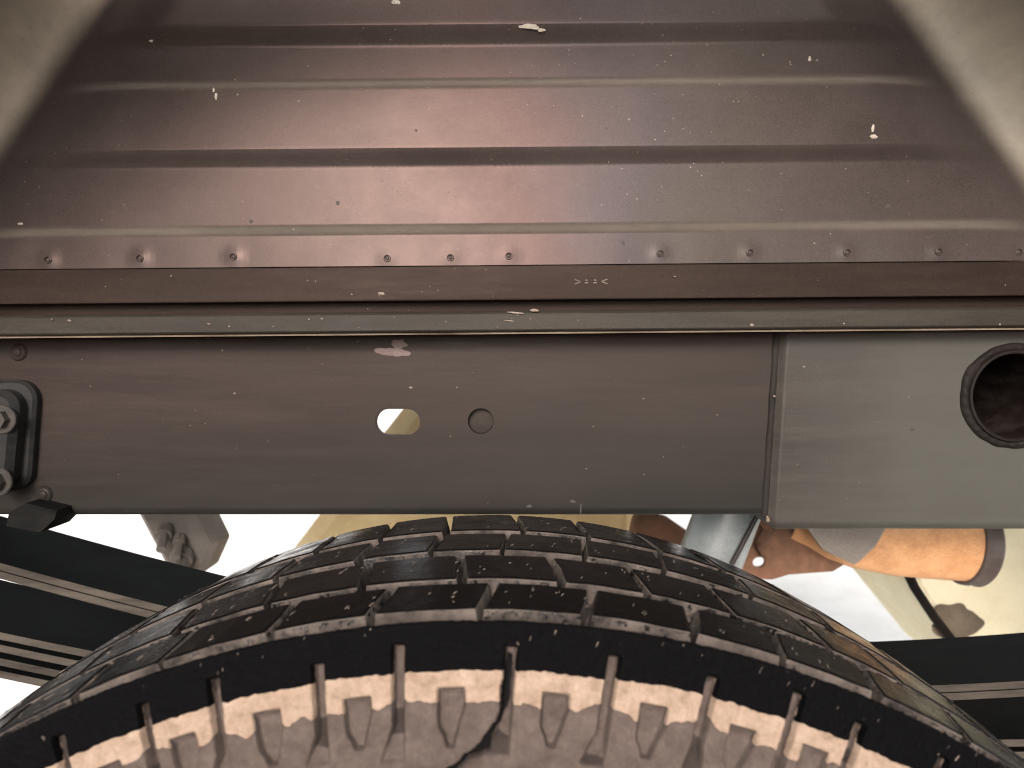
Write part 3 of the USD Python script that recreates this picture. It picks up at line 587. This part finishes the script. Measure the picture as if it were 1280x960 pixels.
ROWS = [(0.3925, 0.4520, -0.036, -0.06, 0.0), (0.3490, 0.3820, -0.037, 0.08, 0.20), (0.3080, 0.3390, -0.0218, -0.10, -0.20), (0.2770, 0.3020, -0.0093, 0.15, 0.0)]
def tread_block(y0, y1, ta, tb, sk, cut, seed):
    """One block of the tread: skewed ends, one corner cut, chamfered top, sides down into the groove."""
    nt = 4; wy = y1 - y0
    def ring(ins, drop, jit):
        pts = []
        da = ins / R0
        ya, yb = y0 + ins, y1 - ins
        s0 = sk * wy / R0
        for k in range(nt + 1):                                # near edge, left to right
            t = ta + da - s0 / 2 + (tb - ta - 2 * da) * k / nt; pts.append((t, ya))
        pts.append((tb - da + s0 / 2 * 0.1, (ya + yb) / 2 - cut * wy * 0.25)); 
        for k in range(nt + 1):
            t = tb - da + s0 / 2 - (tb - ta - 2 * da) * k / nt; pts.append((t, yb))
        pts.append((ta + da + s0 / 2 * 0.1, (ya + yb) / 2 - cut * wy * 0.25))
        q = np.array(pts)
        q = q + jit * (rng.random(q.shape) - 0.5) * np.array([0.0016 / R0, 0.0012])
        r = crown(q[:, 1]) - drop
        return polar(q[:, 0], r, q[:, 1])
    js = rng.bit_generator.state
    st = []
    for ins, drop in ((-0.0013, GD + 0.001), (0.0, 0.0012), (0.0002, 0.0006), (0.0011, 0.0)):
        rng.bit_generator.state = js; st.append(ring(ins, drop, 1.0))
    n = len(st[0]); V = [st[0], st[1], st[2], st[2], st[3]]
    mid = st[3].mean(0); 
    V = np.vstack(V); f = []
    for a, b in ((0, 1), (1, 2), (3, 4)):
        for j in range(n):
            k = (j + 1) % n; f += [[a * n + j, a * n + k, b * n + k], [a * n + j, b * n + k, b * n + j]]
    top = 4 * n
    # top: strip between the near and far edges
    near = [top + k for k in range(nt + 1)]; rt = top + nt + 1; far = [top + nt + 2 + nt - k for k in range(nt + 1)]; lt = top + n - 1
    for k in range(nt): f += [[near[k], near[k + 1], far[k + 1]], [near[k], far[k + 1], far[k]]]
    f += [[near[nt], rt, far[nt]], [near[0], far[0], lt]]
    dust = np.concatenate([np.full(n, 0.66), np.full(n, 0.56), np.full(n, 0.80), np.full(n, 0.40), np.full(n, -0.15)])
    return V, np.array(f), dust
nb = 0
for ri, (y0, y1, x0, sk, cut) in enumerate(ROWS):
    ym = (y0 + y1) / 2; th0 = math.asin(x0 / R0) if ri else math.asin(x0 / R0)
    roll = rng.integers(0, NB); e = np.concatenate([[0], np.cumsum(np.roll(pitch, roll))]) + th0 - WX / R0
    for k in range(NB):
        g_ = 0.0034 / R0
        V, f, dust = tread_block(y0, y1, e[k] + g_ / 2 + 0.0005 * rng.normal() / R0, e[k + 1] - g_ / 2, sk, cut, k)
        a = trimesh.Trimesh(V, f, process=False)
        c = V.mean(0); nn = np.cross(V[f[:, 1]] - V[f[:, 0]], V[f[:, 2]] - V[f[:, 0]])
        if ((V[f].mean(1) - c) * nn).sum(1).mean() < 0: f = f[:, ::-1]
        p = numbered(W, 'tread_block')
        m = usdkit.mesh(stage, p, (V, f), M['tread'], smooth=False)
        primvar(p, 'dust', dust + 0.18 * (rng.random() - 0.5) * (dust > 0.1))

# shoulder and sidewall: one fine sheet, with slots, pockets and the crack pressed into it
prof = np.array([(0.2674, crown(0.2674) - GD), (0.2672, crown(0.267) - 0.0012), (0.2666, crown(0.2666) - 0.0002), (0.2648, 0.3610), (0.2634, 0.3555), (0.2620, 0.3497), (0.2606, 0.343), (0.2592, 0.336), (0.2577, 0.328), (0.2562, 0.316), (0.255, 0.30), (0.2548, 0.28), (0.257, 0.25), (0.262, 0.225), (0.268, 0.207), (0.278, 0.199), (0.29, 0.20)])
sl_ = np.concatenate([[0], np.cumsum(np.linalg.norm(np.diff(prof, axis=0), axis=1))])
fy, fr = CubicSpline(sl_, prof[:, 0]), CubicSpline(sl_, prof[:, 1])
s_of = lambda r: np.interp(-r, -prof[2:, 1], sl_[2:])
sE = s_of(0.308)
ss = np.concatenate([np.linspace(0, sl_[2], 5)[:-1], np.arange(sl_[2], sE, 0.00048), np.linspace(sE, sl_[-1], 26)[1:]])
VIS = 0.98
th = np.concatenate([np.linspace(-np.pi, -VIS, 150)[:-1], np.arange(-VIS, VIS, 0.00055 / R0), np.linspace(VIS, np.pi, 150)])
S, TH = np.meshgrid(ss, th, indexing='xy')          # rows: th, columns: s
yy = np.where(S < sl_[2], np.interp(S, sl_, prof[:, 0]), fy(S)); rr = np.where(S < sl_[2], np.interp(S, sl_, prof[:, 1]), fr(S))
ty, trr = np.gradient(yy, axis=1), np.gradient(rr, axis=1)
ln = np.hypot(ty, trr) + 1e-12
ny, nr = trr / ln, -ty / ln                          # outward normal (towards the camera and out)
flip = np.where(nr * 0 + ny > 0, -1, 1); 
ny, nr = np.where(ny > 0, -ny, ny), np.where(ny > 0, -nr, nr)
# positions of the slots as the photograph has them, then a regular run round the rest
def thx(px, py, Y): q = at(px, py, Y); return math.atan2(q[0] - WX, q[2] - WZ)
def rad(px, py, Y): q = at(px, py, Y); return math.hypot(q[0] - WX, q[2] - WZ) + DR
vis = [(178, 905), (266, 880), (392, 840), (494, 840), (634, 830), (760, 850), (885, 862), (987, 900), (1066, 925)]
st_ = [thx(px, py, 0.262) for px, py in vis]
stp = 0.092
a = st_[0] - stp
lo = []
while a > -np.pi + 0.02: lo.append(a); a -= stp * rng.uniform(0.85, 1.15)
b_ = st_[-1] + stp; hi = []
while b_ < np.pi - 0.02: hi.append(b_); b_ += stp * rng.uniform(0.85, 1.15)
slots = np.array(lo[::-1] + st_ + hi)
rR = rr
arc = lambda t0: (TH - t0) * 0.345
disp = np.zeros_like(S); dark = np.zeros_like(S)
def soft(d, w): return sstep(d / w + 0.5)           # 1 inside (d > 0)
slotmask = np.zeros_like(S); pocketmask = np.zeros_like(S)
r_top = 0.3562
for k, t0 in enumerate(slots):
    sel = np.abs(TH[:, 0] - t0) < 0.08
    if not sel.any(): continue
    q = (TH[sel] - t0) * 0.345; r = rR[sel]
    top = r_top + 0.0012 * rng.uniform(-1, 1) + (0.0016 if k % 2 else 0) ; bot = 0.3225 + 0.0015 * rng.uniform(-1, 1)
    knee = 0.3325 + 0.001 * rng.uniform(-1, 1)
    bend = -0.0045 if rng.random() < 0.75 else 0.0006
    cx = 0.0006 * (r - knee) / 0.01 + np.where(r < knee, bend * (knee - r) / (knee - bot) * 0.5, 0)
    w = np.where(r < knee, 0.0021 + 0.0026 * (knee - r) / (knee - bot), 0.0021)
    inside = np.minimum(np.minimum(w - np.abs(q - cx), top - r), r - bot)
    depth = np.where(r > knee, 0.0042, 0.0042 - 0.0030 * sstep((knee - r) / 0.008))
    mk_ = soft(inside - 0.0002, 0.0009)
    disp[sel] = np.maximum(disp[sel], mk_ * depth * 1.25); slotmask[sel] = np.maximum(slotmask[sel], mk_)
    if k + 1 < len(slots):
        tm_ = (t0 + slots[k + 1]) / 2; sel = np.abs(TH[:, 0] - tm_) < 0.06
        q = (TH[sel] - tm_) * 0.345; r = rR[sel]
        top = 0.3437 + 0.0010 * rng.uniform(-1, 1); bot = 0.3262 + 0.0012 * rng.uniform(-1, 1)
        left = -0.0050 + 0.0012 * sstep((0.333 - r) / 0.004) + 0.0016 * np.clip((0.331 - r) / 0.005, 0, 1)
        right = 0.0050 - 0.0042 * np.clip((0.3385 - r) / 0.012, 0, 1)
        inside = np.minimum(np.minimum(q - left, right - q), r - bot)
        inside = np.minimum(inside, (top - r))
        mk_ = soft(inside - 0.0002, 0.0008)
        disp[sel] = np.maximum(disp[sel], mk_ * 0.0034 * np.clip(0.35 + (top - r) / 0.004, 0, 1)); pocketmask[sel] = np.maximum(pocketmask[sel], mk_)
# the crack
ck = [(637, 826), (634, 850), (632, 872), (630, 885), (622, 905), (612, 918), (608, 930), (596, 938), (582, 944), (572, 955), (562, 962), (548, 972), (530, 985), (505, 1000)]
ckw = [0.0009, 0.0012, 0.0014, 0.0008, 0.0007, 0.0008, 0.0014, 0.0009, 0.0007, 0.0009, 0.0012, 0.0008, 0.0006, 0.0003]
cp = np.array([(thx(px, py, 0.261 if py < 900 else 0.258) * 0.345, rad(px, py, 0.261 if py < 900 else 0.258)) for px, py in ck])
sel = (TH[:, 0] > cp[:, 0].min() / 0.345 - 0.03) & (TH[:, 0] < cp[:, 0].max() / 0.345 + 0.03)
Q = np.stack([TH[sel] * 0.345, rR[sel]], -1)
Q = Q + 0.0007 * (np.stack([meshkit.noise(np.stack([Q[..., 0] * 700, Q[..., 1] * 700, 0 * Q[..., 0]], -1), 1), meshkit.noise(np.stack([Q[..., 0] * 700, Q[..., 1] * 700, 5 + 0 * Q[..., 0]], -1), 2)], -1) - 0.5)
best = np.full(Q.shape[:2], -1.0)
for (a, b), (wa, wb) in zip(zip(cp[:-1], cp[1:]), zip(ckw[:-1], ckw[1:])):
    d_ab = b - a; t = np.clip(((Q - a) @ d_ab) / (d_ab @ d_ab), 0, 1)
    dist = np.linalg.norm(Q - (a + t[..., None] * d_ab), axis=-1); best = np.maximum(best, 1.35 * (wa + (wb - wa) * t) - dist)
crk = soft(best, 0.0006)
disp[sel] = np.maximum(disp[sel], 0.0038 * crk); 
lipc = np.exp(-((best + 0.0006) / 0.0006) ** 2); disp[sel] -= 0.0005 * lipc * (1 - crk)
crack = np.zeros_like(S); crack[sel] = crk
arcx = TH * 0.345
N1 = meshkit.fbm(np.stack([arcx * 60, rr * 60, 0 * rr], -1), 4, 11)
N2 = meshkit.fbm(np.stack([arcx * 420, rr * 420, 0 * rr], -1), 3, 21)
disp += 0.0004 * (N1 - 0.5) + 0.00025 * (N2 - 0.5)
step = sstep((0.3225 - rr) / 0.0012) - sstep((0.3200 - rr) / 0.0016)
disp -= 0.0006 * step
# dust: black shoulder above a ragged line, pale worn band below it, greyer dust below a scalloped line
line1 = 0.3497 + 0.0012 * (N1 - 0.5) + 0.0012 * (N2 - 0.5)
dust = np.clip(0.5 + (line1 - rr) / 0.0009, 0, 1)
sc = np.abs(np.mod(np.interp(TH, slots, np.arange(len(slots))) + 0.5, 1) - 0.5)
line2 = 0.3410 - 0.0028 * sc * 2 + 0.0065 * (meshkit.fbm(np.stack([arcx * 95, rr * 40, 0 * rr], -1), 3, 31) - 0.5)
pale = np.clip(0.5 + (rr - line2 + 0.0018 * (N2 - 0.5)) / 0.0009, 0, 1) 
pale = np.where(pocketmask > 0.4, np.clip(0.5 + (rr - (0.3440 + 0.004 * (N1 - 0.5))) / 0.0009, 0, 1), pale)
pale *= 1 - 0.75 * slotmask
dust = np.maximum(dust, slotmask * 0.8 * (rr < 0.3620))
crackmask = np.clip(crack * 1.5 - 0.3, 0, 1)
slotdark = slotmask * (meshkit.noise(np.stack([arcx * 40, rr * 90, 0 * rr], -1), 9) > 0.74)
disp -= 0.00035 * dust * (1 - crackmask) + pale * (0.00030 + 0.0007 * (meshkit.fbm(np.stack([arcx * 800, rr * 800, 0 * rr], -1), 3, 41) - 0.5))
y2, r2 = yy - disp * ny, rr - disp * nr
Vv = polar(TH, r2, y2).reshape(-1, 3)
ff = grid_faces(len(th), len(ss))
nn = np.cross(Vv[ff[:, 1]] - Vv[ff[:, 0]], Vv[ff[:, 2]] - Vv[ff[:, 0]])
if nn[:, 1].mean() > 0: ff = ff[:, ::-1]
p = numbered(W, 'sidewall')
usdkit.mesh(stage, p, (Vv, ff), M['side'], smooth=True)
stage.GetPrimAtPath(p).SetCustomDataByKey('label', 'dusty sidewall with slots and a black crack')
primvar(p, 'dust', dust.ravel()); primvar(p, 'pale', pale.ravel()); primvar(p, 'crack', np.maximum(np.maximum(crackmask, 0.6 * slotdark), 0.30 * 4 * (pocketmask * (1 - pocketmask)) * (rr < 0.3435)).ravel())  # the crack value also carries crease shade painted round the pockets

# short pale ticks of dust caught in the fine cuts of the tread
tk = []
def tick(t, y, L, w, ang):
    r = crown(y) + 0.00010
    dx, dy = L * math.cos(ang), L * math.sin(ang)
    c = polar(np.array([t]), r, np.array([y]))[0]; tx = np.array([math.cos(t), 0, -math.sin(t)]); up = np.array([math.sin(t), 0, math.cos(t)]); tyv = np.array([0, 1.0, 0])
    e = tx * dx + tyv * dy; w_ = (-tx * math.sin(ang) + tyv * math.cos(ang)) * w
    v = np.array([c - e - w_ * 0.5, c - e + w_ * 0.4, c + e + w_ * 0.5, c + e - w_ * 0.4, c + up * 0.0003])
    return v, np.array([[0, 1, 4], [1, 2, 4], [2, 3, 4], [3, 0, 4]])
TV, TF, o_ = [], [], 0
def add_tick(p0, p1, w, up):
    global o_
    p0, p1 = np.asarray(p0), np.asarray(p1); d_ = p1 - p0; sd = np.cross(d_, up); sd = sd / np.linalg.norm(sd) * w
    TV.append(np.array([p0 - sd * 0.5, p0 + sd * 0.4, p1 + sd * 0.5, p1 - sd * 0.3, (p0 + p1) / 2 + up * 0.0003])); TF.append(np.array([[0, 1, 4], [1, 2, 4], [2, 3, 4], [3, 0, 4]]) + o_); o_ += 5
for y0, y1, x0, sk, cut in ROWS:
    ym = (y0 + y1) / 2
    for t in np.arange(-1.25, 1.25, 0.0105 / R0):
        if rng.random() < 0.25: continue
        for m_ in range(rng.integers(1, 4)):
            tt = t + rng.normal() * 0.0030; y = rng.uniform(y0 + 0.0035, y1 - 0.0060); L = rng.uniform(0.0012, 0.0040)
            if rng.random() < 0.35: L *= 0.5
            lean_ = rng.uniform(0.15, 0.5) * L / R0
            up = np.array([math.sin(tt), 0, math.cos(tt)])
            add_tick(polar(np.array([tt]), crown(y) + 0.00012, np.array([y]))[0], polar(np.array([tt + lean_]), crown(y + L) + 0.00012, np.array([y + L]))[0], rng.uniform(0.0002, 0.00055), up)
for t in np.arange(-1.25, 1.25, 0.0078 / R0):
    if rng.random() < 0.35: continue
    for m_ in range(rng.integers(1, 3)):
        tt = t + rng.normal() * 0.003; sa = rng.uniform(sl_[2] + 0.001, sl_[3] + 0.002); L = rng.uniform(0.0008, 0.0022)
        q = lambda u, v: polar(np.array([v]), float(fr(u)) + 0.00012, np.array([float(fy(u)) - 0.00012]))[0]
        add_tick(q(sa + L, tt), q(sa, tt + 0.4 * L / R0), rng.uniform(0.0002, 0.00055), np.array([0.7 * math.sin(tt), -0.7, 0.7 * math.cos(tt)]))
obj('dust_fleck', (np.vstack(TV), np.vstack(TF)), M['fleck'], W, smooth=False, kind='stuff')
# rim
rimm = lathe([(0.265, 0.193), (0.262, 0.200), (0.275, 0.193), (0.30, 0.183), (0.33, 0.178), (0.345, 0.15), (0.335, 0.10), (0.32, 0.06), (0.32, 0.0)], (WX, 0, WZ), (0, 1, 0), 64)
obj('rim', rimm, M['bolt'], W, smooth=40)

# ---------------------------------------------------------------- splashes and scars
def on_surface(px, py):
    q = on_panel(px, py)
    for _ in range(6):
        y = float(panel_y(np.array([q[0]]), np.array([q[2] - TILT * q[0]]))[0]); q = at(px, py, y)
    return q
spl = []
for px, py, a, b in ((660, 33, 13, 3.2), (676, 37, 5, 2.6), (495, 3, 4.5, 2.8), (270, 121, 1.4, 4.5), (267, 113, 1.1, 3.0), (1092, 171, 4.2, 2.4), (1091, 161, 1.5, 5.0), (189, 51, 2.5, 2), (26, 280, 3.2, 1.4), (1012, 74, 1.8, 3.0)):
    q = on_surface(px, py); s = q[1] / FPX
    spl.append(blob(q, (a * s, b * s), seed=int(px), flat=0.45, sub=3))
obj('mud_splash', cat(*spl), M['mud'], WH, smooth=True, kind='stuff')
fl, dk = [], []
for k in range(230):
    px, py = rng.uniform(10, 1270), rng.uniform(0, 318)
    if rng.random() < 0.35: px, py = 480 + 40 * rng.normal(), 245 + 14 * rng.normal()
    s = abs(rng.normal()) * 0.6 + 0.3
    q = on_surface(px, py); s = min(s * 0.85, 1.8) * q[1] / FPX
    (fl if rng.random() < 0.87 else dk).append(blob(q, (s * rng.uniform(0.6, 1.1), s * rng.uniform(0.6, 1.1)), seed=k, flat=0.4, sub=1))
for px, py, r in ((422, 254, 2.4), (314, 277, 2.2), (1110, 258, 3.4), (520, 163, 1.6), (779, 304, 1.8), (949, 233, 1.8), (758, 160, 1.2)):
    q = on_surface(px, py); s = r * q[1] / FPX; dk.append(blob(q, (s, s), seed=int(px), flat=0.35, sub=2))
obj('mud_fleck', cat(*fl), M['fleck'], WH, smooth=True, kind='stuff')
obj('dark_fleck', cat(*dk), M['mud_dark'], WH, smooth=True, kind='stuff')
sc_ = [blob(at(492, 440, YR), (19 * px2m, 5.5 * px2m), seed=4, flat=0.08, sub=3), blob(at(499, 430, YR), (8 * px2m, 6 * px2m), seed=8, flat=0.08, sub=3)]
obj('primer_scar', cat(*sc_), M['scar'], RAIL, smooth=True)
fr = []
for k in range(34):
    px, py = rng.uniform(40, 1190), rng.uniform(425, 640)
    Y = YR if px < 955 else YS
    s = (abs(rng.normal()) * 0.45 + 0.25) * px2m; fr.append(blob(at(px, py, Y), (s * rng.uniform(0.7, 2.0), s), seed=k, flat=0.4, sub=1))
obj('mud_fleck', cat(*fr), M['fleck'], RAIL, smooth=True, kind='stuff')
dk = [blob(at(661, 633, YR), (3.2 * px2m, 1.8 * px2m), seed=1, flat=0.3, sub=2), blob(at(716, 627, YR), (3.4 * px2m, 1.6 * px2m), seed=2, flat=0.3, sub=2), blob(at(726, 636, YR), (1.0 * px2m, 6 * px2m), seed=3, flat=0.5, sub=2),
      blob(at(1140, 536, YS), (3.0 * px2m, 1.8 * px2m), seed=5, flat=0.3, sub=2), blob(at(1258, 632, YS), (1.6 * px2m, 3 * px2m), seed=6, flat=0.3, sub=2)]
obj('dark_spot', cat(*dk), M['mud_dark'], RAIL, smooth=True, kind='stuff')
ms = []
for k in range(30):
    px = rng.uniform(20, 1260); py = rng.choice([rng.uniform(340, 370), rng.uniform(394, 411), rng.uniform(378, 386)])
    Y = 0.4962 if py < 374 else (0.4905 if py > 390 else 0.512)
    s = (abs(rng.normal()) * 0.7 + 0.3) * px2m; ms.append(blob(at(px, py, Y), (s * rng.uniform(0.8, 2.2), s), seed=k, flat=0.5, sub=1))
for px, py, a, b in ((636, 401, 5, 0.7), (668, 388, 5, 1.4), (645, 391, 9, 0.8)): ms.append(blob(at(px, py, 0.4905), (a * px2m, b * px2m), seed=px, flat=0.5, sub=2))
obj('mud_fleck', cat(*ms), M['fleck'], SILL, smooth=True, kind='stuff')
